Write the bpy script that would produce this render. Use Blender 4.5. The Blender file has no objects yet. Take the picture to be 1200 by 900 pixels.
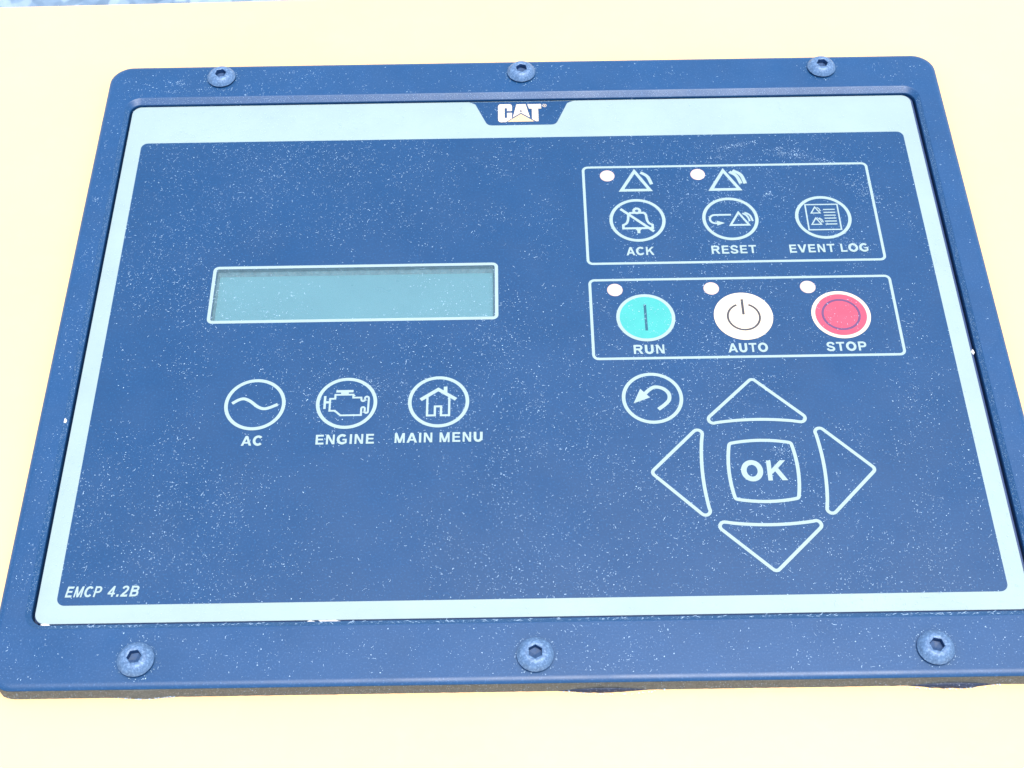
import bpy, bmesh, math, random
from math import sin, cos, pi, radians
from mathutils import Vector, Matrix, noise

random.seed(11)
MM = 0.001
scene = bpy.context.scene
COL = scene.collection

# ------------------------------------------------------------------ camera
cam_d = bpy.data.cameras.new("camera")
cam = bpy.data.objects.new("camera", cam_d)
COL.objects.link(cam)
rot = Matrix(((0.9998752680, 0.0157183768, 0.0015430979),
              (-0.0121061606, 0.8254920908, -0.5642838372),
              (-0.0101434411, 0.5641947719, 0.8255794147)))
cam.matrix_world = Matrix.Translation(Vector((-4.1467, -265.2617, 364.6016)) * MM) @ rot.to_4x4()
cam_d.sensor_fit = 'HORIZONTAL'
cam_d.sensor_width = 36.0
cam_d.lens = 49.686
cam_d.clip_start = 0.01
cam_d.clip_end = 500.0
cam_d.dof.use_dof = True
cam_d.dof.focus_distance = 0.44
cam_d.dof.aperture_fstop = 48
scene.camera = cam

# ------------------------------------------------------------------ daylight
SUN_EL, SUN_ROT = 82.0, 118.0
world = bpy.data.worlds.new("World")
scene.world = world
world.use_nodes = True
wn = world.node_tree
wn.nodes.clear()
sky = wn.nodes.new("ShaderNodeTexSky")
sky.sky_type = 'NISHITA'
sky.sun_disc = False
sky.sun_elevation = radians(SUN_EL)
sky.sun_rotation = radians(SUN_ROT)
sky.air_density = 1.0
sky.dust_density = 1.0
bg = wn.nodes.new("ShaderNodeBackground")
bg.inputs["Strength"].default_value = 0.15
wo = wn.nodes.new("ShaderNodeOutputWorld")
wn.links.new(sky.outputs[0], bg.inputs["Color"])
wn.links.new(bg.outputs[0], wo.inputs["Surface"])

sun_d = bpy.data.lights.new("sun", 'SUN')
sun_d.energy = 1.5
sun_d.angle = radians(30)
sun_d.color = (1.0, 0.98, 0.94)
sun = bpy.data.objects.new("sun", sun_d)
COL.objects.link(sun)
sdir = Vector((sin(radians(SUN_ROT)) * cos(radians(SUN_EL)),
               cos(radians(SUN_ROT)) * cos(radians(SUN_EL)), sin(radians(SUN_EL))))
sun.rotation_euler = sdir.to_track_quat('Z', 'Y').to_euler()
sun.location = sdir * 3

vs = scene.view_settings
vs.view_transform = 'Standard'
vs.look = 'None'
vs.exposure = 1.62
vs.gamma = 1.0
vs.use_curve_mapping = False
scene.display_settings.display_device = 'sRGB'
scene.render.engine = 'CYCLES'
scene.cycles.max_bounces = 8
scene.cycles.use_denoising = True


# ------------------------------------------------------------------ materials
class NT:
    def __init__(self, name):
        self.m = bpy.data.materials.new(name)
        self.m.use_nodes = True
        self.t = self.m.node_tree
        self.b = self.t.nodes["Principled BSDF"]
        self.out = self.t.nodes["Material Output"]

    def n(self, typ, **kw):
        nd = self.t.nodes.new(typ)
        for k, v in kw.items():
            if k in nd.inputs:
                nd.inputs[k].default_value = v
            else:
                setattr(nd, k, v)
        return nd

    def l(self, a, b):
        self.t.links.new(a, b)

    def coord(self):
        return self.n("ShaderNodeTexCoord").outputs["Object"]

    def noise(self, scale, detail=4, rough=0.6, vec=None):
        nd = self.n("ShaderNodeTexNoise")
        nd.inputs["Scale"].default_value = scale
        nd.inputs["Detail"].default_value = detail
        nd.inputs["Roughness"].default_value = rough
        self.l(vec if vec is not None else self.coord(), nd.inputs["Vector"])
        return nd.outputs["Fac"]

    def ramp(self, fac, stops):
        r = self.n("ShaderNodeValToRGB")
        els = r.color_ramp.elements
        els[0].position, els[0].color = stops[0][0], (*stops[0][1], 1)
        els[1].position, els[1].color = stops[-1][0], (*stops[-1][1], 1)
        for p, c in stops[1:-1]:
            e = els.new(p)
            e.color = (*c, 1)
        self.l(fac, r.inputs[0])
        return r.outputs[0]

    def rng(self, fac, a, b, lo=0.3, hi=0.7):
        r = self.n("ShaderNodeMapRange")
        r.inputs["From Min"].default_value = lo
        r.inputs["From Max"].default_value = hi
        r.inputs["To Min"].default_value = a
        r.inputs["To Max"].default_value = b
        self.l(fac, r.inputs["Value"])
        return r.outputs["Result"]

    def bump(self, fac, dist, strength=0.5):
        b = self.n("ShaderNodeBump")
        b.inputs["Strength"].default_value = strength
        b.inputs["Distance"].default_value = dist
        self.l(fac, b.inputs["Height"])
        self.l(b.outputs[0], self.b.inputs["Normal"])


def tint(c, k):
    return tuple(min(1, x * k) for x in c)


def surf(name, col, rough=0.5, var=0.08, scale=60, fine=None, bump=0.0, bscale=900, spec=0.5, metal=0.0):
    """a painted, printed or moulded surface: slow mottling, fine grain and uneven gloss"""
    m = NT(name)
    f = m.noise(scale, 6, 0.65)
    c = m.ramp(f, [(0.3, tint(col, 1 - var)), (0.7, tint(col, 1 + var))])
    if fine:
        g = m.noise(fine[0], 3, 0.7)
        mix = m.n("ShaderNodeMix", data_type='RGBA')
        m.l(m.rng(g, 0, 1, fine[2], fine[3]), mix.inputs[0])
        m.l(c, mix.inputs[6])
        mix.inputs[7].default_value = (*fine[1], 1)
        c = mix.outputs[2]
    m.l(c, m.b.inputs["Base Color"])
    m.l(m.rng(m.noise(scale * 1.7, 4, 0.6), rough - 0.05, rough + 0.06), m.b.inputs["Roughness"])
    m.b.inputs["Specular IOR Level"].default_value = spec
    m.b.inputs["Metallic"].default_value = metal
    if bump:
        m.bump(m.noise(bscale, 3, 0.6), bump, 0.6)
    return m.m


NAVY = (0.0008, 0.037, 0.100)
MINT = (0.275, 0.335, 0.295)
M_face = surf("face_film", NAVY, 0.41, 0.07, 28, fine=(1500, (0.012, 0.085, 0.19), 0.54, 0.82), bump=0.00002, bscale=2500, spec=0.50)
M_print = surf("print_ink", MINT, 0.45, 0.04, 90)
M_overlay = surf("overlay_film", MINT, 0.42, 0.05, 40)
M_frame = surf("frame_plastic", (0.005, 0.047, 0.120), 0.41, 0.08, 45, fine=(1800, (0.06, 0.14, 0.27), 0.56, 0.85), bump=0.00004, bscale=1800, spec=0.48)
M_body = surf("module_body", (0.02, 0.04, 0.10), 0.5, 0.1, 60)
M_seal = surf("black_sealant", (0.008, 0.016, 0.04), 0.6, 0.3, 500, fine=(2200, (0.35, 0.36, 0.38), 0.60, 0.72), bump=0.0002, bscale=1500)
M_gasket = surf("gasket_rubber", (0.095, 0.095, 0.078), 0.85, 0.22, 700, fine=(2500, (0.36, 0.33, 0.28), 0.58, 0.75), bump=0.0001, bscale=1200)
M_screw = surf("screw_steel", (0.072, 0.130, 0.215), 0.48, 0.22, 500, fine=(1500, (0.20, 0.30, 0.42), 0.48, 0.75), bump=0.00005, bscale=1500, metal=0.15)
M_socket_shade = surf("shaded_socket_steel", (0.012, 0.05, 0.13), 0.6, 0.25, 700, fine=(2500, (0.10, 0.14, 0.2), 0.6, 0.8))  # screw steel with the shade inside the hole put into its colour
M_white = surf("white_ink", (0.62, 0.48, 0.32), 0.45, 0.03, 90)
M_teal = surf("teal_ink", (0.040, 0.31, 0.25), 0.42, 0.05, 120)
M_red = surf("red_ink", (0.46, 0.050, 0.078), 0.42, 0.07, 160)
M_redring = surf("purple_ink", (0.11, 0.035, 0.09), 0.45, 0.05, 90)
M_tealbar = surf("dark_teal_ink", (0.008, 0.075, 0.10), 0.45, 0.05, 90)
M_grayink = surf("gray_ink", (0.045, 0.04, 0.04), 0.45, 0.05, 90)
M_logo = surf("cream_ink", (0.62, 0.42, 0.20), 0.45, 0.03, 90)
M_lamp = surf("lamp_lens", (0.60, 0.40, 0.305), 0.25, 0.03, 120)
M_recess = surf("recess_wall", (0.17, 0.27, 0.29), 0.6, 0.25, 400, fine=(1800, (0.3, 0.32, 0.3), 0.5, 0.75))
M_lcd = surf("lcd_glass", (0.13, 0.265, 0.28), 0.30, 0.05, 30)
M_dust = surf("dust_mat", (0.42, 0.54, 0.62), 0.9, 0.2, 300)
M_chip = surf("chip_mat", (0.66, 0.60, 0.52), 0.85, 0.15, 900, bump=0.0001)


def yellow_paint():
    m = NT("yellow_paint")
    f = m.noise(3.0, 6, 0.6)
    c = m.ramp(f, [(0.3, (0.80, 0.49, 0.195)), (0.7, (0.82, 0.52, 0.23))])
    g = m.noise(120, 5, 0.75)
    mix = m.n("ShaderNodeMix", data_type='RGBA')
    m.l(m.rng(g, 0, 0.35, 0.5, 0.8), mix.inputs[0])
    m.l(c, mix.inputs[6])
    mix.inputs[7].default_value = (0.78, 0.54, 0.235, 1)
    m.l(mix.outputs[2], m.b.inputs["Base Color"])
    m.l(m.rng(m.noise(14, 5, 0.6), 0.32, 0.48), m.b.inputs["Roughness"])
    m.bump(m.noise(260, 4, 0.5), 0.00012, 0.4)
    return m.m


def ground_mat():
    m = NT("concrete")
    v = m.n("ShaderNodeTexVoronoi")
    v.inputs["Scale"].default_value = 90
    m.l(m.coord(), v.inputs["Vector"])
    c1 = m.ramp(v.outputs["Color"], [(0.2, (0.07, 0.13, 0.18)), (0.5, (0.16, 0.24, 0.30)), (0.8, (0.36, 0.44, 0.46))])
    c2 = m.ramp(m.noise(35, 8, 0.7), [(0.35, (0.08, 0.12, 0.18)), (0.65, (0.24, 0.30, 0.34))])
    mix = m.n("ShaderNodeMix", data_type='RGBA')
    mix.inputs[0].default_value = 0.5
    m.l(c1, mix.inputs[6])
    m.l(c2, mix.inputs[7])
    m.l(mix.outputs[2], m.b.inputs["Base Color"])
    m.b.inputs["Roughness"].default_value = 0.85
    m.bump(m.noise(160, 6, 0.7), 0.002, 0.6)
    return m.m


M_yellow = yellow_paint()
M_ground = ground_mat()


def window_mat():
    """clear film over the display: see-through with a weak gloss"""
    m = NT("clear_film")
    m.t.nodes.remove(m.b)
    tr = m.n("ShaderNodeBsdfTransparent")
    tr.inputs[0].default_value = (0.86, 0.94, 0.96, 1)
    gl = m.n("ShaderNodeBsdfGlossy")
    gl.inputs["Roughness"].default_value = 0.25
    fr = m.n("ShaderNodeFresnel")
    fr.inputs[0].default_value = 1.45
    mx = m.n("ShaderNodeMixShader")
    m.l(fr.outputs[0], mx.inputs[0])
    m.l(tr.outputs[0], mx.inputs[1])
    m.l(gl.outputs[0], mx.inputs[2])
    df = m.n("ShaderNodeBsdfDiffuse")
    df.inputs[0].default_value = (0.36, 0.46, 0.5, 1)
    m2 = m.n("ShaderNodeMixShader")
    m.l(m.rng(m.noise(1800, 3, 0.7), 0.05, 0.16, 0.45, 0.75), m2.inputs[0])
    m.l(mx.outputs[0], m2.inputs[1])
    m.l(df.outputs[0], m2.inputs[2])
    m.l(m2.outputs[0], m.out.inputs[0])
    return m.m


M_window = window_mat()


# ------------------------------------------------------------------ mesh tools (all in millimetres)
class MB:
    def __init__(self):
        self.v, self.f, self.mi = [], [], []

    def add(self, vs, fs, mi=0):
        o = len(self.v)
        self.v += [tuple(p) for p in vs]
        self.f += [tuple(i + o for i in f) for f in fs]
        self.mi += [mi] * len(fs)

    def build(self, name, mats, parent=None, smooth=None, wn_mod=False, loc=(0, 0, 0)):
        me = bpy.data.meshes.new(name)
        me.from_pydata([((x - loc[0]) * MM, (y - loc[1]) * MM, (z - loc[2]) * MM) for x, y, z in self.v], [], self.f)
        if not isinstance(mats, (list, tuple)):
            mats = [mats]
        for m in mats:
            me.materials.append(m)
        if len(mats) > 1:
            for p, i in zip(me.polygons, self.mi):
                p.material_index = i
        me.validate()
        if smooth:
            for p in me.polygons:
                p.use_smooth = True
            me.set_sharp_from_angle(angle=radians(smooth))
        me.update()
        o = bpy.data.objects.new(name, me)
        COL.objects.link(o)
        if parent is not None:
            o.parent = parent
        pl = WORLD_LOC.get(parent.name, (0, 0, 0)) if parent is not None else (0, 0, 0)
        o.location = tuple((loc[i] - pl[i]) * MM for i in range(3))
        WORLD_LOC[o.name] = loc
        if wn_mod:
            w = o.modifiers.new("wn", 'WEIGHTED_NORMAL')
            w.keep_sharp = True
        return o


WORLD_LOC = {}


def empty(name, loc=(0, 0, 0), parent=None):
    o = bpy.data.objects.new(name, None)
    o.empty_display_size = 0.01
    COL.objects.link(o)
    if parent is not None:
        o.parent = parent
    pl = WORLD_LOC.get(parent.name, (0, 0, 0)) if parent is not None else (0, 0, 0)
    o.location = tuple((loc[i] - pl[i]) * MM for i in range(3))
    WORLD_LOC[o.name] = loc
    return o


def tag(o, label=None, cat=None, group=None, kind=None):
    if label: o["label"] = label
    if cat: o["category"] = cat
    if group: o["group"] = group
    if kind: o["kind"] = kind
    return o


def rrect(x0, x1, y0, y1, r, n=10):
    pts = []
    for cx, cy, a in ((x1 - r, y1 - r, 0), (x0 + r, y1 - r, 90), (x0 + r, y0 + r, 180), (x1 - r, y0 + r, 270)):
        for i in range(n + 1):
            t = radians(a + 90 * i / n)
            pts.append((cx + r * cos(t), cy + r * sin(t)))
    return pts


def loft(mb, rings, mi=0, close=True):
    n = len(rings[0])
    o = len(mb.v)
    for r in rings:
        mb.v += r
    for k in range(len(rings) - 1):
        for i in range(n if close else n - 1):
            j = (i + 1) % n
            a, b = o + k * n, o + (k + 1) * n
            mb.f.append((a + i, a + j, b + j, b + i))
            mb.mi.append(mi)


def ring(pts, z):
    return [(x, y, z) for x, y in pts]


def poly(mb, pts, z, mi=0):
    mb.add([(x, y, z) for x, y in pts], [tuple(range(len(pts)))], mi)


DZ = 0.004


class Ink:
    """flat print: every stroke lies a hair above the one before it"""

    def __init__(self, z):
        self.mb, self.z = MB(), z

    def up(self):
        self.z += DZ
        return self.z

    def poly(self, pts, mi=0):
        z = self.up()
        a = sum(pts[i][0] * pts[(i + 1) % len(pts)][1] - pts[(i + 1) % len(pts)][0] * pts[i][1] for i in range(len(pts)))
        if a < 0:
            pts = pts[::-1]
        poly(self.mb, pts, z, mi)

    def stroke(self, pts, w, closed=False, mi=0, w2=None):
        z = self.up()
        n = len(pts)
        L, R = [], []
        for i in range(n):
            p = Vector(pts[i])
            a = Vector(pts[i - 1]) if (i > 0 or closed) else None
            b = Vector(pts[(i + 1) % n]) if (i < n - 1 or closed) else None
            d1 = (p - a).normalized() if a is not None else None
            d2 = (b - p).normalized() if b is not None else None
            if d1 is None: d1 = d2
            if d2 is None: d2 = d1
            n1 = Vector((-d1.y, d1.x))
            n2 = Vector((-d2.y, d2.x))
            m = n1 + n2
            m = m.normalized() if m.length > 1e-6 else n1
            k = 1 / max(0.35, m.dot(n1))
            L.append(p + m * k * w / 2)
            R.append(p - m * k * w / 2)
        o = len(self.mb.v)
        self.mb.v += [(q.x, q.y, z) for q in L] + [(q.x, q.y, z) for q in R]
        for i in range(n if closed else n - 1):
            j = (i + 1) % n
            self.mb.f.append((o + i, o + n + i, o + n + j, o + j))
            self.mb.mi.append(mi)

    def disc(self, cx, cy, r, mi=0, n=64):
        self.poly([(cx + r * cos(2 * pi * i / n), cy + r * sin(2 * pi * i / n)) for i in range(n)], mi)

    def circle(self, cx, cy, r_out, w, mi=0, n=72):
        r = r_out - w / 2
        self.stroke([(cx + r * cos(2 * pi * i / n), cy + r * sin(2 * pi * i / n)) for i in range(n)], w, True, mi)


def arc(cx, cy, rx, ry, a0, a1, n=16):
    return [(cx + rx * cos(radians(a0 + (a1 - a0) * i / n)), cy + ry * sin(radians(a0 + (a1 - a0) * i / n))) for i in range(n + 1)]


def rounded(pts, r, closed=True, n=6):
    """round the corners of a polyline"""
    out = []
    m = len(pts)
    for i in range(m):
        p = Vector(pts[i])
        if not closed and i in (0, m - 1):
            out.append(tuple(p))
            continue
        a, b = Vector(pts[i - 1]), Vector(pts[(i + 1) % m])
        rr = r[i] if isinstance(r, (list, tuple)) else r
        if rr <= 0:
            out.append(tuple(p))
            continue
        d1, d2 = (a - p).normalized(), (b - p).normalized()
        half = d1.angle(d2) / 2
        t = min(rr / math.tan(half), (a - p).length * 0.48, (b - p).length * 0.48)
        s, e = p + d1 * t, p + d2 * t
        for k in range(n + 1):
            u = k / n
            q = s * (1 - u) ** 2 + p * 2 * u * (1 - u) + e * u * u
            out.append(tuple(q))
    return out


def spline(pts, n=8):
    """Catmull-Rom through the points"""
    P = [Vector(p) for p in pts]
    P = [P[0] * 2 - P[1]] + P + [P[-1] * 2 - P[-2]]
    out = []
    for i in range(1, len(P) - 2):
        a, b, c, d = P[i - 1], P[i], P[i + 1], P[i + 2]
        for k in range(n):
            t = k / n
            q = 0.5 * ((2 * b) + (c - a) * t + (2 * a - 5 * b + 4 * c - d) * t * t + (3 * b - a - 3 * c + d) * t ** 3)
            out.append((q.x, q.y))
    out.append((P[-2].x, P[-2].y))
    return out


# ------------------------------------------------------------------ lettering
# every glyph: (ink width, left bearing, right bearing, strokes) in cap heights
T = 0.218
H = T / 2


def par(x0, y0, x1, y1, hw):
    return ('poly', [(x0 - hw, y0), (x0 + hw, y0), (x1 + hw, y1), (x1 - hw, y1)])


def box(x0, x1, y0, y1):
    return ('poly', [(x0, y0), (x1, y0), (x1, y1), (x0, y1)])


def st(pts, w=T):
    return ('st', pts, w)


def bowl(x0, x1, y0, y1, t=T):
    """right-hand bowl of P, R and B"""
    ry = (y1 - y0 - t) / 2
    xc = x1 - t / 2 - ry
    return st([(x0, y1 - t / 2)] + arc(xc, (y0 + y1) / 2, ry, ry, 90, -90, 12) + [(x0, y0 + t / 2)], t)


TH = 0.19
GL = {
    'A': (1.02, 0, 0, [par(0.12, 0, 0.51, 1, .12), par(0.90, 0, 0.51, 1, .12), box(0.22, 0.80, 0.21, 0.37)]),
    'C': (0.92, .05, .03, [st(arc(0.49, 0.5, 0.39, 0.415, 42, 318, 28))]),
    'K': (0.96, .09, 0, [box(0, T, 0, 1), par(0.12, 0.34, 0.80, 1, .14), par(0.82, 0, 0.42, 0.60, .135)]),
    'R': (0.95, .09, 0, [box(0, T, 0, 1), bowl(0.1, 0.86, 0.41, 1, TH), par(0.81, 0, 0.52, 0.46, .13)]),
    'E': (0.77, .09, .05, [box(0, T, 0, 1), box(0.1, 0.77, 0, TH), box(0.1, 0.75, 1 - TH, 1), box(0.1, 0.71, 0.43, 0.595)]),
    'S': (0.82, .05, .05, [st(spline([(0.07, 0.30), (0.16, 0.13), (0.42, 0.08), (0.68, 0.15), (0.71, 0.30), (0.60, 0.42),
                                      (0.41, 0.48), (0.20, 0.56), (0.12, 0.71), (0.20, 0.87), (0.42, 0.925), (0.64, 0.87), (0.74, 0.71)], 5), .185)]),
    'T': (0.84, .03, .03, [box(0, 0.84, 1 - TH, 1), box(0.42 - H, 0.42 + H, 0, 0.9)]),
    'V': (0.96, 0, 0, [par(0.48, 0, 0.11, 1, .12), par(0.48, 0, 0.85, 1, .12)]),
    'N': (0.82, .09, .09, [box(0, .19, 0, 1), box(0.63, 0.82, 0, 1), par(0.70, 0, 0.12, 1, .115)]),
    'L': (0.70, .09, .03, [box(0, T, 0, 1), box(0.1, 0.70, 0, TH)]),
    'O': (1.00, .05, .05, [('ring', 0.5, 0.5, 0.40, 0.415)]),
    'G': (0.96, .05, .07, [st(arc(0.49, 0.5, 0.39, 0.415, 45, 305, 28)), box(0.52, 0.93, 0.38, 0.54), box(0.75, 0.93, 0.12, 0.5),
                           st([(0.49 + .39 * cos(radians(303)), 0.5 + .415 * sin(radians(303))), (0.85, 0.16)], .18)]),
    'U': (0.81, .09, .09, [st([(0.1, 1), (0.1, 0.38)] + arc(0.405, 0.38, 0.305, 0.30, 180, 360, 14)[1:] + [(0.71, 1)])]),
    'P': (0.82, .09, .03, [box(0, T, 0, 1), bowl(0.1, 0.82, 0.36, 1, TH)]),
    'M': (0.97, .09, .09, [box(0, .18, 0, 1), box(0.79, 0.97, 0, 1), par(0.485, 0, 0.12, 1, .11), par(0.485, 0, 0.85, 1, .11)]),
    'I': (0.20, .09, .09, [box(0, T, 0, 1)]),
    'B': (0.84, .09, .04, [box(0, T, 0, 1), bowl(0.1, 0.80, 0.46, 1, TH), bowl(0.1, 0.84, 0, 0.60, TH)]),
    '4': (0.74, .04, .04, [box(0.42, 0.60, 0, 1), box(0, 0.74, 0.22, 0.37), ('poly', [(0, 0.22), (0, 0.37), (0.42, 1), (0.58, 1), (0.58, 0.86), (0.17, 0.30)])]),
    '2': (0.70, .05, .05, [st(spline([(0.08, 0.74), (0.16, 0.88), (0.36, 0.925), (0.55, 0.85), (0.58, 0.68), (0.46, 0.47), (0.24, 0.26), (0.12, 0.10)], 5), .185),
                           box(0, 0.70, 0, TH)]),
    '.': (0.20, .08, .08, [box(0, T, 0, T)]),
    ' ': (0.22, .06, .06, []),
}


def write(ink, text, x0, x1, y0, cap, slant=0.0, mi=0, bold=1.0):
    """set the text between x0 and x1 on the baseline y0"""
    tot = 0
    for i, ch in enumerate(text):
        w, lb, rb, _ = GL[ch]
        lb, rb = lb + .045, rb + .045
        tot += w + (lb if i else 0) + (rb if i < len(text) - 1 else 0)
    sx = (x1 - x0) / tot
    pen = x0
    for i, ch in enumerate(text):
        w, lb, rb, parts = GL[ch]
        lb, rb = lb + .045, rb + .045
        if i:
            pen += lb * sx

        def tr(p):
            return (pen + p[0] * sx + slant * p[1] * cap, y0 + p[1] * cap)
        for q in parts:
            if q[0] == 'poly':
                ink.poly([tr(p) for p in q[1]], mi)
            elif q[0] == 'st':
                ink.stroke([tr(p) for p in q[1]], q[2] * (sx + cap) / 2 * bold, False, mi)
            else:
                ink.stroke([tr(p) for p in arc(q[1], q[2], q[3], q[4], 0, 360, 36)[:-1]], T * (sx + cap) / 2 * bold, True, mi)
        pen += w * sx + (rb * sx if i < len(text) - 1 else 0)


# ------------------------------------------------------------------ setting: ground and the yellow enclosure
g = MB()
poly(g, [(-60000, -60000), (60000, -60000), (60000, 60000), (-60000, 60000)], -640)
o = g.build("ground", M_ground)
tag(o, kind="structure")

ENC = empty("enclosure", (0, -200, -640))
tag(ENC, "cream yellow painted steel cabinet top carrying the dark control panel", "cabinet")
e = MB()
# rounded top edge, turned a little against the module
ex0, ex1, ey0, ey1 = -620, 640, -700, 166.9
prof = [(0, -640), (0, -6.0)]
for i in range(1, 7):
    a = radians(90 * i / 6)
    prof.append((3 * (1 - cos(a)), -6.0 + 3 * sin(a)))
rings = []
for ins, z in prof:
    rings.append(ring(rrect(ex0 + ins, ex1 - ins, ey0 + ins, ey1 - ins, 6 - ins, 5), z))
loft(e, rings)
n = len(rings[0])
e.add([(x, y, -3.0) for x, y, _ in rings[-1]], [tuple(range(n))])
c, s_ = cos(radians(0.69)), sin(radians(0.69))
e.v = [(x * c - (y - 167) * s_ + 0, x * s_ + (y - 167) * c + 167 + 3.8, z) for x, y, z in e.v]
o = e.build("steel_sheet", M_yellow, ENC, smooth=35, wn_mod=True, loc=(0, -200, -3))

# ------------------------------------------------------------------ the control module
MOD = empty("control_panel", (0, 5.5, -3))
tag(MOD, "dusty dark blue generator control panel with screen and printed keys, screwed onto yellow cabinet", "control panel")

# frame: base wall, rounded outer lip, flat, chamfer down to the film, inner wall
FX0, FX1, FY0, FY1 = -150.2, 151.4, -115.6, 126.9
fr = MB()
rings = [ring(rrect(FX0 + 1, FX1 - 1, FY0 + 1, FY1 - 1, 7.0), 0.95), ring(rrect(FX0 + .1, FX1 - .1, FY0 + .1, FY1 - .1, 7.7), 0.95)]
for i in range(7):
    a = radians(32 + 58 * i / 6)
    ins = 2.3 * (cos(radians(32)) - cos(a))
    rings.append(ring(rrect(FX0 + ins, FX1 - ins, FY0 + ins, FY1 - ins, 7.8 - ins * .7), 2.0 - 1.7 * (1 - sin(a))))
IX0, IX1, IY0, IY1 = -141.15, 141.9, -96.0, 108.3
CH = [(2.5, 2.0, 5.8), (2.35, 1.97, 5.7), (2.15, 1.88, 5.5), (0.2, 0.72, 4.0), (0.05, 0.62, 3.9), (0.0, 0.42, 3.9), (0.0, -2.6, 3.9)]
for ins, z, r in CH:
    k = 0.72 if ins else 1
    rings.append(ring(rrect(IX0 - ins * .62, IX1 + ins * .62, IY0 - ins * .80, IY1 + ins * .94, r), z))
loft(fr, rings)
frame = fr.build("frame", M_frame, MOD, smooth=40, wn_mod=True, loc=(0, 5.5, -3))

# rubber gasket under the frame, pressed out in three places along the lower edge
gk = MB()
base = rrect(FX0 + 0.1, FX1 - 0.1, FY0 - 0.1, FY1 - 0.1, 8.0, 10)
# refine the long lower edge so that the bulges have a shape
pts = []
for i in range(len(base)):
    a, b = base[i], base[(i + 1) % len(base)]
    pts.append(a)
    L = math.hypot(b[0] - a[0], b[1] - a[1])
    if L > 20:
        m = int(L / 1.5)
        for k in range(1, m):
            pts.append((a[0] + (b[0] - a[0]) * k / m, a[1] + (b[1] - a[1]) * k / m))


def bulge(x):
    r = 0
    for cx, w, h in ((-107, 10, 0.55),):
        d = (x - cx) / w
        if abs(d) < 1:
            r = max(r, h * (0.5 + 0.5 * cos(pi * d)))
    return r


def off(p, extra, z):
    x, y = p
    if y < FY0 + 1:
        bb = bulge(x)
        y = y - 0.55 * min(1, max(0, -z / 3.0)) - (bb * extra) - (noise.noise(Vector((x * .9, 3, z))) * .12 if extra else 0)
    return (x, y, z)


loft(gk, [[off(p, 1.0, -2.99) for p in pts], [off(p, 1.15, -2.6) for p in pts], [off(p, 0.9, -1.2) for p in pts],
          [off(p, 0.5, 0.2) for p in pts], [off(p, 0.3, 0.9) for p in pts], [(p[0] * 0.99, p[1] * 0.99, 0.94) for p in pts]])
gk.build("gasket", M_gasket, MOD, smooth=50, loc=(0, 5.5, -3))

# black sealant squeezed out under the gasket
for cx, w, h in ((19.0, 15, 0.8), (114.5, 14, 1.15)):
    sb = MB()
    rows = []
    m = 60
    for j in range(7):
        t = j / 6
        row = []
        for i in range(m + 1):
            u = -1 + 2 * i / m
            x = cx + u * w
            k = (0.5 + 0.5 * cos(pi * u)) ** 0.8
            nz = noise.noise(Vector((x * .5, j * .4, cx)))
            row.append((x, FY0 - 0.55 - (h * k * (1 + .35 * nz)) * sin(t * pi / 2), -2.99 + (1.55 * k + .05) * cos(t * pi / 2)))
        rows.append(row)
    loft(sb, rows, close=False)
    sb.build("sealant_bead", M_seal, MOD, smooth=60, loc=(cx, FY0, -3))

# module body that the film is glued on
bd = MB()
B = (-140.55, 141.15, -95.55, 107.95)
rb = rrect(*B, 3.5)
loft(bd, [ring(rb, -2.6), ring(rb, -0.35), ring(rrect(B[0] + .2, B[1] - .2, B[2] + .2, B[3] - .2, 3.4), -0.15)])
HX0, HX1, HY0, HY1 = -101.9, -10.15, 10.4, 31.6          # display opening
hole = rrect(HX0, HX1, HY0, HY1, 0.6, 10)
outer = rrect(B[0] + .2, B[1] - .2, B[2] + .2, B[3] - .2, 3.4)
loft(bd, [ring(outer, -0.15), ring(hole, -0.15)])
# floor of the groove round the body
loft(bd, [ring(rrect(IX0, IX1, IY0, IY1, 3.9), -2.6), ring(rrect(B[0], B[1], B[2], B[3], 3.5), -2.6)])
bd.build("module_body", M_body, MOD, loc=(0, 5.5, -2.6))


def sheet_with_hole(name, mat, rect, r, z, th, parent):
    mb = MB()
    o_ = rrect(*rect, r, 10)
    loft(mb, [ring(o_, z - th), ring(o_, z), ring(hole, z), ring(hole, z - th)])
    return mb.build(name, mat, parent, loc=(0, 0, z))


sheet_with_hole("overlay_film", M_overlay, (-140.3, 140.35, -95.3, 107.75), 3.3, 0.0, 0.14, MOD)
sheet_with_hole("face_film", M_face, (-134.92, 134.92, -89.74, 89.74), 2.4, 0.05, 0.04, MOD)

# display: recessed liquid crystal screen, dark recess walls, clear film, printed border
DSP = empty("display", ((HX0 + HX1) / 2, (HY0 + HY1) / 2, -2.8), MOD)
dl = (WORLD_LOC["display"])
mb = MB()
loft(mb, [ring(hole, -0.16), ring(hole, -1.5), ring(rrect(HX0 + .5, HX1 - .5, HY0 + .4, HY1 - .9, 0.5), -2.79)])
mb.build("recess_wall", M_recess, DSP, loc=dl)
mb = MB()
poly(mb, rrect(HX0 - .3, HX1 + .3, HY0 - .3, HY1 + .3, 0.6), -2.8)
mb.build("screen", M_lcd, DSP, loc=dl)
mb = MB()
poly(mb, rrect(HX0 + .02, HX1 - .02, HY0 + .02, HY1 - .02, 0.6), 0.03)
mb.build("window_film", M_window, DSP, loc=dl)
ik = Ink(0.07)
ik.stroke(rrect(-103.25 + .6, -8.85 - .6, 9.25 + .6, 32.9 - .6, 1.3, 6), 1.12, True)
ik.mb.build("border", M_print, DSP, loc=dl)

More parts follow.
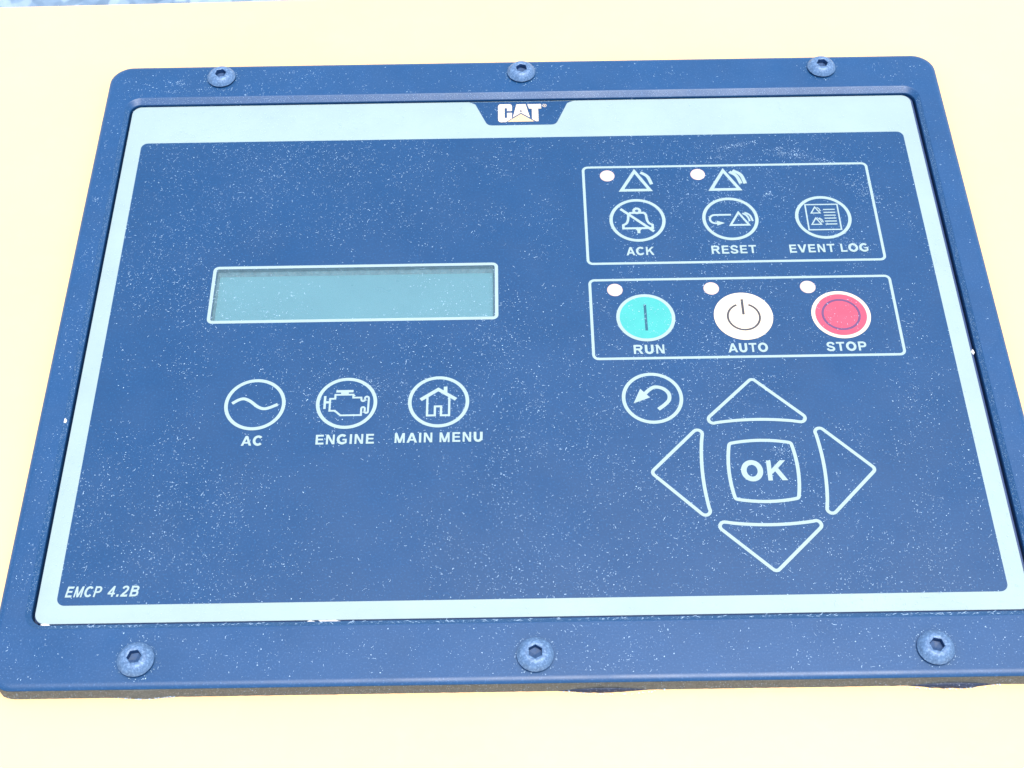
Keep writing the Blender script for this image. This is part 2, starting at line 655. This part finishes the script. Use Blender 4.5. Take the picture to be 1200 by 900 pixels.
# badge tab with the maker's lettering
bt = Ink(0.04)
left = rounded([(-18.8, 107.6), (-16.6, 106.6), (-12.2, 95.9), (0, 95.9)], [0, 1.2, 2.6, 0], False, 8)
right = [(-x, y) for x, y in left][::-1]
bt.poly(left + right[1:])
badge = bt.mb.build("badge", M_face, MOD, loc=(0, 102, 0))
lt = Ink(0.07)
by = 101.9


def P(*pts):
    return [(x, y + by) for x, y in pts]


lt.poly(P((-7.6, 4.45), (-8.1, 4.2), (-8.4, 3.5), (-8.4, -3.5), (-8.1, -4.2), (-7.5, -4.5), (-5.7, -4.5), (-3.45, -2.72),
          (-3.4, 0.1), (-5.2, 0.1), (-5.2, -2.45), (-6.05, -2.45), (-6.05, 2.45), (-5.2, 2.45), (-5.2, 1.0), (-3.4, 1.0), (-3.4, 3.6), (-3.7, 4.2), (-4.2, 4.45)))
lt.poly(P((-1.75, 4.35), (-0.2, 4.35), (-0.2, 1.75), (-0.65, 0.55), (-0.2, 0.55), (-0.2, 0.05), (-3.15, -2.27)))
lt.poly(P((-0.2, 4.35), (1.55, 4.35), (3.05, -2.4), (-0.2, 0.05), (-0.2, 0.55), (0.25, 0.55), (-0.2, 1.75)))
lt.poly(P((2.15, 4.3), (7.15, 4.3), (7.15, 2.05), (6.05, 2.05), (6.05, -4.3), (5.2, -4.3), (3.75, -3.15), (3.75, 2.05), (2.75, 2.05)))
lt.poly(P((-0.2, -0.55), (-5.1, -4.4), (4.6, -4.35)), 1)
lt.circle(8.35, by + 3.5, 0.75, 0.22)
lt.disc(8.35, by + 3.5, 0.22, n=12)
lt.mb.build("lettering", [M_white, M_logo], badge, loc=(0, 102, 0.05))

# group outlines
for (x0, x1, y0, y1) in ((20.55, 119.95, 31.15, 75.25), (20.7, 120.0, -7.5, 25.1)):
    ik = Ink(0.06)
    w = 0.92
    ik.stroke(rrect(x0 + w / 2, x1 - w / 2, y0 + w / 2, y1 - w / 2, 1.6, 6), w, True)
    ik.mb.build("group_outline", M_print, MOD, loc=((x0 + x1) / 2, (y0 + y1) / 2, 0.06))


# captions
def caption(text, x0, x1, y0, cap=3.5, slant=0.0, label=None, parent=MOD, name="caption", bold=1.14):
    ik = Ink(0.10)
    write(ik, text, x0, x1, y0, cap, slant, 0, bold)
    o = ik.mb.build(name, M_print, parent, loc=((x0 + x1) / 2, y0, 0.1))
    if label:
        o["label"] = label
    return o


# indicator lamps: shallow lenses
def lamp_mesh():
    mb = MB()
    n = 32
    R_ = 2.55
    rings = []
    for rr, z in ((R_, 0.05), (R_ - 0.05, 0.16), (R_ - 0.3, 0.24), (R_ * .6, 0.33), (R_ * .25, 0.37)):
        rings.append([(rr * cos(2 * pi * i / n), rr * sin(2 * pi * i / n), z) for i in range(n)])
    loft(mb, rings)
    mb.add(rings[-1], [tuple(range(n))])
    return mb


lamp0 = None
for (x, y) in ((29.25, 70.75), (60.65, 70.75), (29.25, 20.5), (60.75, 20.5), (92.3, 20.5)):
    if lamp0 is None:
        lamp0 = lamp_mesh().build("indicator_light", M_lamp, MOD, smooth=50)
        lo = lamp0
    else:
        lo = lamp0.copy()
        COL.objects.link(lo)
    lo.location = ((x - 0) * MM, (y - 5.5) * MM, 3.0 * MM)


def tri_sym(ik, cx, cy, s, waves, w, ww=None):
    """warning triangle with sound waves; cx, cy is the middle of its base line"""
    h = 8.9 * s
    b = 5.0 * s
    ik.stroke([(cx - b, cy), (cx + b, cy), (cx, cy + h)], w, True)
    ww = ww or w
    for k in range(waves):
        d = 1.55 * s * k
        ik.stroke(spline([(cx + 2.2 * s + d * .75, cy + (8.35 * s) + d * .35), (cx + 4.5 * s + d, cy + 6.3 * s + d * .35), (cx + 5.75 * s + d, cy + 2.65 * s)], 6), ww)


for (cx, wv) in ((38.75, 1), (69.55, 2)):
    ik = Ink(0.09)
    tri_sym(ik, cx, 63.9 if wv == 1 else 63.6, 0.98, wv, 1.15, 1.2 if wv == 1 else 1.25)
    o = ik.mb.build("alarm_symbol", M_print, MOD, loc=(cx, 67, 0.09))
    o["label"] = "warning triangle with one sound wave" if wv == 1 else "warning triangle with two sound waves"


# buttons
def round_button(x, y, label, draw, pad_mat=M_face, ring_mat=M_print, ring_w=1.12, inner_mat=None, sym_mat=M_print, d=19.0):
    """thin domed key of the film: pad > printed ring, symbol"""
    n = 64
    mb = MB()
    R_ = d / 2 - 0.05
    rr = [(R_, 0.05), (R_ - 0.15, 0.09), (R_ - 1.2, 0.10), (R_ - 1.6, 0.11)]
    rings = [[(x + r * cos(2 * pi * i / n), y + r * sin(2 * pi * i / n), z) for i in range(n)] for r, z in rr]
    loft(mb, rings)
    mb.add(rings[-1], [tuple(range(n))])
    b = mb.build("round_button", pad_mat, MOD, loc=(x, y, 0.05))
    b["label"] = label
    ik = Ink(0.115)
    ik.circle(x, y, d / 2, ring_w)
    ik.mb.build("ring", ring_mat, b, loc=(x, y, 0.115))
    if inner_mat:
        ik = Ink(0.12)
        ik.disc(x, y, d / 2 - ring_w + 0.03)
        ik.mb.build("colour_disc", inner_mat, b, loc=(x, y, 0.12))
    ik = Ink(0.135)
    draw(ik, x, y)
    ik.mb.build("symbol", sym_mat, b, loc=(x, y, 0.135))
    return b


def offs(x, y, pts):
    return [(x + a, y + b) for a, b in pts]


def d_bell(ik, x, y):
    w = 0.85
    body = spline([(2.3, 3.25), (2.95, 2.4), (3.1, 1.0), (3.3, -0.3), (3.9, -1.5), (4.95, -2.15)], 4)
    r = offs(x, y, body)
    l = offs(x, y, [(-a, b) for a, b in body])
    ik.stroke(r + offs(x, y, [(4.95, -3.6), (-4.95, -3.6)]) + l[::-1], w, True)
    ik.circle(x, y + 4.15, 1.5, 0.95, n=24)
    ik.poly(offs(x, y, [(-1.0, -3.9), (1.3, -3.9), (0.65, -4.7), (0.65, -5.8), (-0.35, -5.8), (-0.35, -4.7)]))
    ik.stroke(offs(x, y, [(-5.5, 5.1), (5.3, -5.1)]), 1.0)


def d_reset(ik, x, y):
    ik.stroke(offs(x, y, [(0.4, 1.75), (-4.9, 1.75)] + arc(-5.2, -0.1, 1.75, 1.85, 90, 270, 10) + [(-4.4, -1.95)]), 0.75)
    ik.poly(offs(x, y, [(-4.7, -3.0), (-4.7, -0.8), (-2.0, -1.9)]))
    tri_sym(ik, x + 2.95, y - 2.85, 0.62, 2, 0.75, 0.68)


def d_log(ik, x, y):
    ik.stroke(offs(x, y, [(-5.5, -5.5), (5.4, -5.5), (5.4, 5.7), (-5.5, 5.7)]), 0.5, True)
    tri_sym(ik, x - 2.35, y + 1.9, 0.30, 1, 0.45, 0.38)
    tri_sym(ik, x - 2.6, y - 3.15, 0.32, 2, 0.45, 0.34)
    for k in range(6):
        yy = 3.4 - 1.3 * k
        ik.stroke(offs(x, y, [(0.35, yy), (4.35, yy)]), 0.48)


def d_sine(ik, x, y):
    ik.stroke(offs(x, y, spline([(-7.1, 0.45), (-5.3, 1.7), (-3.6, 2.15), (-1.6, 1.25), (0.9, -0.85), (2.8, -1.65), (4.6, -1.3), (7.1, -0.1)], 6)), 1.05)


def d_engine(ik, x, y):
    w = 0.62
    ik.stroke(offs(x, y, [(-5.15, 1.65), (-5.15, -2.8), (-3.5, -2.8), (-1.7, -4.55), (4.65, -4.55), (4.65, -2.35)]
                   + arc(5.2, -2.2, .55, .6, 180, 0, 6) + [(5.75, -3.3)] + arc(6.25, -3.3, .5, .5, 180, 360, 6) + [(6.85, 1.3)]
                   + arc(6.25, 1.6, .6, .7, 0, 180, 6) + [(5.65, 1.2)] + arc(5.1, 1.2, .55, .6, 0, -180, 6) + [(4.5, 1.95), (2.0, 1.95), (2.0, 3.1), (-3.6, 3.1), (-3.6, 1.65)]), w, True)
    ik.poly(offs(x, y, [(-3.4, 3.95), (1.95, 3.95), (1.95, 4.85), (-3.4, 4.85)]))
    ik.poly(offs(x, y, [(-1.9, 3.3), (0.5, 3.3), (0.5, 4.1), (-1.9, 4.1)]))
    ik.stroke(offs(x, y, [(-6.75, 2.7), (-6.75, -2.1)]), 0.75)
    ik.stroke(offs(x, y, [(-6.6, 0.35), (-5.3, 0.35)]), 0.85)


def d_house(ik, x, y):
    ik.stroke(offs(x, y, [(-5.6, 0.75), (-0.15, 4.55), (5.4, 0.75)]), 1.2)
    ik.stroke(offs(x, y, [(-3.5, 2.0), (-3.5, -5.1), (-1.1, -5.1), (-1.1, -1.8), (0.8, -1.8), (0.8, -5.1), (3.3, -5.1), (3.3, 2.0)]), 0.7)
    ik.stroke(offs(x, y, [(2.1, 5.55), (2.1, 3.1)]), 1.15)


def d_return(ik, x, y):
    path = spline([(1.55, -4.25), (3.6, -2.6), (5.1, -0.75), (5.1, 1.6), (3.4, 3.5), (0.9, 4.05), (-1.0, 2.9), (-2.6, 1.2)], 6)
    ik.stroke(offs(x, y, path), 1.2)
    ik.poly(offs(x, y, [(-5.95, -1.9), (-3.6, 3.5), (-0.75, 0.2)]))


def d_bar(ik, x, y):
    ik.stroke(offs(x, y, [(0, 5.3), (0, -5.2)]), 0.85)


def d_power(ik, x, y):
    ik.stroke(offs(x, y, arc(0.1, -0.3, 5.15, 5.2, 112, 428, 40)), 0.68)
    ik.stroke(offs(x, y, [(0.1, 6.8), (0.1, 0.6)]), 0.8)


def d_stop(ik, x, y):
    ik.circle(x, y, 6.3, 0.8)


Y1, Y2, Y3 = 50.3, 9.0, -22.3
round_button(38.5, Y1, "round acknowledge key with struck-out bell", d_bell)
caption("ACK", 33.95, 43.25, 35.0)
round_button(69.97, Y1, "round reset key with hooked arrow and alarm triangle", d_reset)
caption("RESET", 62.35, 77.3, 35.05)
round_button(101.45, Y1, "round event log key with small page of lines", d_log)
caption("EVENT LOG", 88.35, 114.6, 35.0)
round_button(38.6, Y2, "round turquoise run key with upright bar", d_bar, M_white, M_print, 1.15, M_teal, M_tealbar)
caption("RUN", 33.95, 43.7, -5.35)
round_button(70.1, Y2, "round white auto key with power symbol", d_power, M_white, M_white, 1.3, None, M_grayink)
caption("AUTO", 63.95, 76.45, -5.3)
round_button(101.55, Y2, "round pink red stop key with circle", d_stop, M_white, M_white, 1.25, M_red, M_redring)
caption("STOP", 95.2, 107.75, -5.4)
round_button(-84.61, Y3, "round key with sine wave", d_sine)
caption("AC", -87.6, -81.1, -37.3)
round_button(-56.19, Y3, "round key with engine outline", d_engine)
caption("ENGINE", -64.9, -47.1, -37.3)
round_button(-27.65, Y3, "round key with house", d_house)
caption("MAIN MENU", -40.8, -14.1, -37.15)
round_button(38.64, Y3 + .1, "round key with curved back arrow", d_return)
caption("EMCP", -132.85, -122.9, -87.2, 3.4, 0.15, name="model_lettering", bold=1.02)
caption("4.2B", -120.9, -112.2, -87.2, 3.4, 0.15, name="model_lettering", bold=1.02)

# arrow keys and OK key
AC_, AY = 70.05, -49.0


def arrow(ang, label):
    """thin key pad, outline on top; drawn pointing up and turned"""
    cs, sn = cos(radians(ang)), sin(radians(ang))

    def tr(p):
        return (AC_ + p[0] * cs - p[1] * sn, AY + p[0] * sn + p[1] * cs)
    w = 1.05
    n = 14
    # inner curved side, two slanted sides meeting at the tip
    tl, tr_, tip = (-15.6, 16.9), (15.6, 16.9), (0, 34.2)
    curve = [(-12.6 + 25.2 * i / n, 17.35 + 0.95 * (1 - ((i - n / 2) / (n / 2)) ** 2)) for i in range(n + 1)]
    ca = arc(13.35, 18.62, 1.45, 1.45, -104, 41, 8)
    ta = arc(0, 31.9, 1.25, 1.25, 45, 135, 6)
    outline = curve[:-1] + ca + ta + [(-x, y) for x, y in ca[::-1]]
    pts = [tr(p) for p in outline]
    cx, cy = tr((0, 24))
    mb = MB()
    loft(mb, [ring(pts, 0.055), ring([(cx + (a - cx) * .97, cy + (b - cy) * .97) for a, b in pts], 0.10)])
    poly(mb, [(cx + (a - cx) * .97, cy + (b - cy) * .97) for a, b in pts], 0.10)
    b = mb.build("arrow_button", M_face, MOD, loc=(cx, cy, 0.05))
    b["label"] = label
    ik = Ink(0.115)
    ik.stroke(pts, w, True)
    ik.mb.build("outline", M_print, b, loc=(cx, cy, 0.115))


arrow(0, "triangular up key")
arrow(90, "triangular left key")
arrow(180, "triangular down key")
arrow(270, "triangular right key")

okc = [(-9.35, 9.75), (9.35, 9.75), (9.35, -9.55), (-9.35, -9.55)]
side = []
for i in range(4):
    a, b = Vector(okc[i]), Vector(okc[(i + 1) % 4])
    nrm = Vector(((b - a).y, -(b - a).x)).normalized() * -1
    for k in range(8):
        t = k / 8
        q = a.lerp(b, t) + nrm * (-1.0) * (-(1 - (2 * t - 1) ** 2)) * 1.0
        side.append((AC_ + q.x, AY + q.y))
kinds = [1.1 if i % 8 == 0 else 0 for i in range(len(side))]
okp = rounded(side, kinds, True, 5)
mb = MB()
loft(mb, [ring(okp, 0.055), ring([(AC_ + (a - AC_) * .98, AY + (b - AY) * .98) for a, b in okp], 0.10)])
poly(mb, [(AC_ + (a - AC_) * .98, AY + (b - AY) * .98) for a, b in okp], 0.10)
okb = mb.build("square_button", M_face, MOD, loc=(AC_, AY, 0.05))
okb["label"] = "square OK key with bowed sides"
ik = Ink(0.115)
ik.stroke(okp, 1.08, True)
ik.mb.build("outline", M_print, okb, loc=(AC_, AY, 0.115))
ik = Ink(0.12)
write(ik, "OK", AC_ - 6.5, AC_ + 7.0, AY - 3.4, 6.95, bold=1.15)
ik.mb.build("lettering", M_print, okb, loc=(AC_, AY, 0.12))


# screws: button heads with a hexagon socket
def screw_meshes():
    n = 48
    mb = MB()

    def circ(r, z):
        return [(r * cos(2 * pi * i / n), r * sin(2 * pi * i / n), z) for i in range(n)]

    def hexa(r, z):
        out = []
        for i in range(n):
            a = 2 * pi * i / n
            k = (a % (pi / 3)) - pi / 6
            rr = r * cos(pi / 6) / cos(k)
            out.append((rr * cos(a), rr * sin(a), z))
        return out
    rings = [circ(4.2, 0.0), circ(4.3, 0.5), circ(5.0, 0.62), circ(5.12, 0.75)]
    for i in range(1, 9):
        t = i / 8
        rings.append(circ(5.08 - 2.58 * t ** 1.15, 0.78 + 2.07 * sin(t * pi / 2) ** 0.95))
    rings += [circ(2.3, 2.84), hexa(2.1, 2.66)]
    loft(mb, rings)
    sk = MB()
    rings = [hexa(2.1, 2.66), hexa(2.02, 0.9)]
    loft(sk, rings)
    o_ = len(sk.v)
    sk.v.append((0, 0, 0.5))
    for i in range(n):
        sk.f.append((n + i, n + (i + 1) % n, o_))
        sk.mi.append(0)
    return mb, sk


hm, km = screw_meshes()
head0 = sock0 = None
spots = [(-109.3, 120.0, 14), (0.25, 120.2, 40), (109.85, 120.3, 3), (-109.25, -107.5, 8), (0.45, -107.8, 28), (110.35, -107.55, 47)]
for i, (x, y, a) in enumerate(spots):
    if head0 is None:
        head0 = hm.build("screw", M_screw, MOD, smooth=35)
        sock0 = km.build("hex_socket", M_socket_shade, head0)
        h = head0
    else:
        h = head0.copy()
        COL.objects.link(h)
        k = sock0.copy()
        COL.objects.link(k)
        k.parent = h
    h.location = (x * MM, (y - 5.5) * MM, (2.0 + 3.0) * MM)
    h.rotation_euler = (radians(random.uniform(-1.2, 1.2)), radians(random.uniform(-1.2, 1.2)), radians(a))


# ------------------------------------------------------------------ loose things: chips of paint and grit
def chip(x, y, z, sx, sy, sz, label, seed, name="paint_chip"):
    random.seed(seed)
    bm = bmesh.new()
    bmesh.ops.create_icosphere(bm, subdivisions=3, radius=1)
    for v in bm.verts:
        k = 1 + 0.5 * noise.noise(v.co * 1.7 + Vector((seed, 0, 0))) + 0.2 * noise.noise(v.co * 5 + Vector((seed, 3, 0)))
        v.co = Vector((v.co.x * sx * k, v.co.y * sy * k, max(-0.3, v.co.z) * sz * k)) * MM
    me = bpy.data.meshes.new(name)
    bm.to_mesh(me)
    bm.free()
    me.materials.append(M_chip)
    o_ = bpy.data.objects.new(name, me)
    COL.objects.link(o_)
    o_.location = (x * MM, y * MM, z * MM)
    tag(o_, label, "paint chip", "pale paint chips in the groove round the panel face")


chip(-57.0, -95.95, 0.05, 3.4, 0.50, 0.35, "longest pale paint chip lying in the groove under the panel face", 3)
chip(-62.3, -95.95, 0.05, 1.0, 0.55, 0.35, "small pale chip just left of the longest one in the lower groove", 5)
chip(140.9, -6.7, 0.10, 0.45, 0.8, 0.4, "tiny white chip in the right-hand groove level with the stop key", 8)
chip(-142.15, -28.2, 1.5, 0.45, 0.85, 0.35, "tiny white chip stuck on the left side of the dark frame", 13)
chip(-136.9, -95.75, 0.05, 1.3, 0.5, 0.3, "small pale chip at the bottom left corner of the pale film", 21)

# ------------------------------------------------------------------ dust: short lint fibres and grains lying on panel and frame
random.seed(4)
dm = MB()


def fibre(x, y, z, L, w, a, bend):
    segs = 1 if L < 0.45 else 3
    pts = []
    px, py, aa = x, y, a
    for k in range(segs + 1):
        pts.append((px, py, aa))
        px += cos(aa) * L / segs
        py += sin(aa) * L / segs
        aa += bend
    o_ = len(dm.v)
    for k, (qx, qy, q) in enumerate(pts):
        ww = w * (0.5 if k in (0, segs) else 1.0) / 2
        dm.v += [(qx - sin(q) * ww, qy + cos(q) * ww, z), (qx + sin(q) * ww, qy - cos(q) * ww, z)]
    for k in range(segs):
        dm.f.append((o_ + 2 * k, o_ + 2 * k + 1, o_ + 2 * k + 3, o_ + 2 * k + 2))
        dm.mi.append(0)


def grain(x, y, z, r):
    o_ = len(dm.v)
    a0 = random.random() * 6
    for k in range(5):
        a = a0 + k * 2 * pi / 5
        rr = r * random.uniform(0.7, 1.25)
        dm.v.append((x + rr * cos(a), y + rr * sin(a), z))
    dm.v.append((x, y, z + r * 0.6))
    for k in range(5):
        dm.f.append((o_ + k, o_ + (k + 1) % 5, o_ + 5))
        dm.mi.append(0)


def surf_z(x, y):
    """height of what the dust lies on; None over grooves and outside"""
    if FX0 + 2 < x < FX1 - 2 and FY0 + 2 < y < FY1 - 2:
        if -140.2 < x < 140.2 and -95.2 < y < 107.6:
            return 0.22
        if x < -143.2 or x > 144.2 or y < -98.6 or y > 111.0:
            return 2.02
    return None


def one(x, y):
    z = surf_z(x, y)
    if z is None:
        return
    for sx, sy, _ in spots:
        if math.hypot(x - sx, y - sy) < 5.6:
            return
    z += random.uniform(0, 0.04)
    q = random.random()
    if q < 0.64:
        grain(x, y, z, random.choice((0.04, 0.05, 0.055, 0.065, 0.075, 0.085, 0.10, 0.14)) * random.uniform(0.8, 1.2))
    else:
        L = min(2.2, random.expovariate(1 / 0.22) + 0.14)
        fibre(x, y, z, L, random.uniform(0.04, 0.10), random.random() * 2 * pi, random.uniform(-0.6, 0.6))


cnt = 0
while cnt < 31000:
    x, y = random.uniform(-148, 149), random.uniform(-113, 124.5)
    d = noise.noise(Vector((x * .018, y * .022, 1.3))) * .8 + noise.noise(Vector((x * .07, y * .07, 5.1))) * .7 + noise.noise(Vector((x * .25, y * .25, 9))) * .35
    p = 0.50 + d
    if x > 122 and -95 < y < 107:
        p *= 0.5
    if not (-140.2 < x < 140.2 and -95.2 < y < 107.6):
        p *= 0.62
    if random.random() < p:
        one(x, y)
        cnt += 1
for (cx, cy, rx, ry, n_, a) in ((75, 84, 9, 1.4, 130, .25), (92, 80.5, 9, 3.0, 170, -.2), (104, 76.5, 12, 1.6, 120, -.3), (68, 59, 6, 4, 120, 0), (84, 61, 1.6, 1.1, 45, .6),
                                (118, 62, 7, 5, 110, -1.2), (107, 40, 9, 5, 170, -.5), (111, 36.5, 5, 2, 60, 0), (76, -42, 2.5, 1.6, 50, 0), (-48, -15, 8, 3, 110, -.6),
                                (3, -24, 3, 5, 60, .2), (-124.5, 118, 3.5, 1.5, 45, 0), (-118, 114, 16, 1.6, 70, 0), (-147, 62, 2.6, 2, 30, 0)):
    for _ in range(n_):
        u, v = random.gauss(0, rx * .5), random.gauss(0, ry * .5)
        one(cx + u * cos(a) - v * sin(a), cy + u * sin(a) + v * cos(a))
# wipe arcs on the right of the face
for (cx, cy, r, a0, a1, n_, sp) in ((84, -8, 44, -58, 62, 230, 1.9), (82, -8, 39, -30, 50, 80, 1.4), (86, 20, 52, 5, 70, 260, 2.2)):
    for _ in range(n_):
        a = radians(random.uniform(a0, a1))
        rr = r + random.gauss(0, sp)
        one(cx + rr * cos(a), cy + rr * sin(a))
# fine pale dust on the chamfers, added so they look more brightly lit
def chamfer_z(d):
    return 0.75 + 1.2 * min(1, max(0, d)) + 0.03


for _ in range(5200):
    t = random.random()
    sd = random.choice('LLRRTTB')
    if sd == 'L':
        grain(IX0 - .15 - t * 1.1, random.uniform(-93, 105), chamfer_z(t), random.uniform(.03, .07))
    elif sd == 'R':
        grain(IX1 + .15 + t * 1.1, random.uniform(-93, 105), chamfer_z(t), random.uniform(.03, .07))
    elif sd == 'T':
        grain(random.uniform(-138, 139), IY1 + .2 + t * 1.75, chamfer_z(t), random.uniform(.03, .07))
    else:
        grain(random.uniform(-138, 139), IY0 - .2 - t * 1.5, chamfer_z(t), random.uniform(.03, .06))
# dust caught along the foot of the frame chamfer, on the outer side wall and round the screws
for _ in range(520):
    x = random.uniform(-139, 140)
    fibre(x, -96.6 - random.random() * 1.1, 1.1 + random.random() * .6, random.uniform(.15, 1.2), .08, random.gauss(0, .5), 0)
for _ in range(300):
    x = random.uniform(-138, 138)
    grain(x, 108.2 + random.random() * 2.6, 0.6 + random.random() * 1.2, random.uniform(.04, .09))
for sx, sy, _ in spots:
    for _ in range(38):
        a = random.uniform(0, 2 * pi)
        rr = 5.3 + abs(random.gauss(0, .7))
        if sy + rr * sin(a) < FY1 - 2:
            grain(sx + rr * cos(a), sy + rr * sin(a), 2.03, random.uniform(.05, .13))
for _ in range(900):
    x = random.uniform(-146, 148)
    z = random.uniform(-2.8, 0.85)
    y = FY0 + 0.05 + 0.55 * min(0, z) / 3.0 - 0.12
    r = random.uniform(.04, .11)
    o_ = len(dm.v)
    for k in range(5):
        a = k * 2 * pi / 5
        dm.v.append((x + r * cos(a), y - .02, z + r * sin(a)))
    dm.v.append((x, y - r, z))
    for k in range(5):
        dm.f.append((o_ + k, o_ + (k + 1) % 5, o_ + 5))
        dm.mi.append(0)
for bx, bw in ((-107, 9), (22, 15), (114, 14)):
    for _ in range(60):
        x = bx + random.uniform(-bw, bw)
        grain(x, FY0 - 0.5 - (bulge(x) + 1.3 * max(0, 1 - ((x - bx) / bw) ** 2) * (bx > 0)) - random.random() * .3, -2.85 + random.random() * .5, random.uniform(.08, .2))
dust = dm.build("dust", M_dust)
tag(dust, "pale lint and grit scattered over the panel", "dust", kind="stuff")
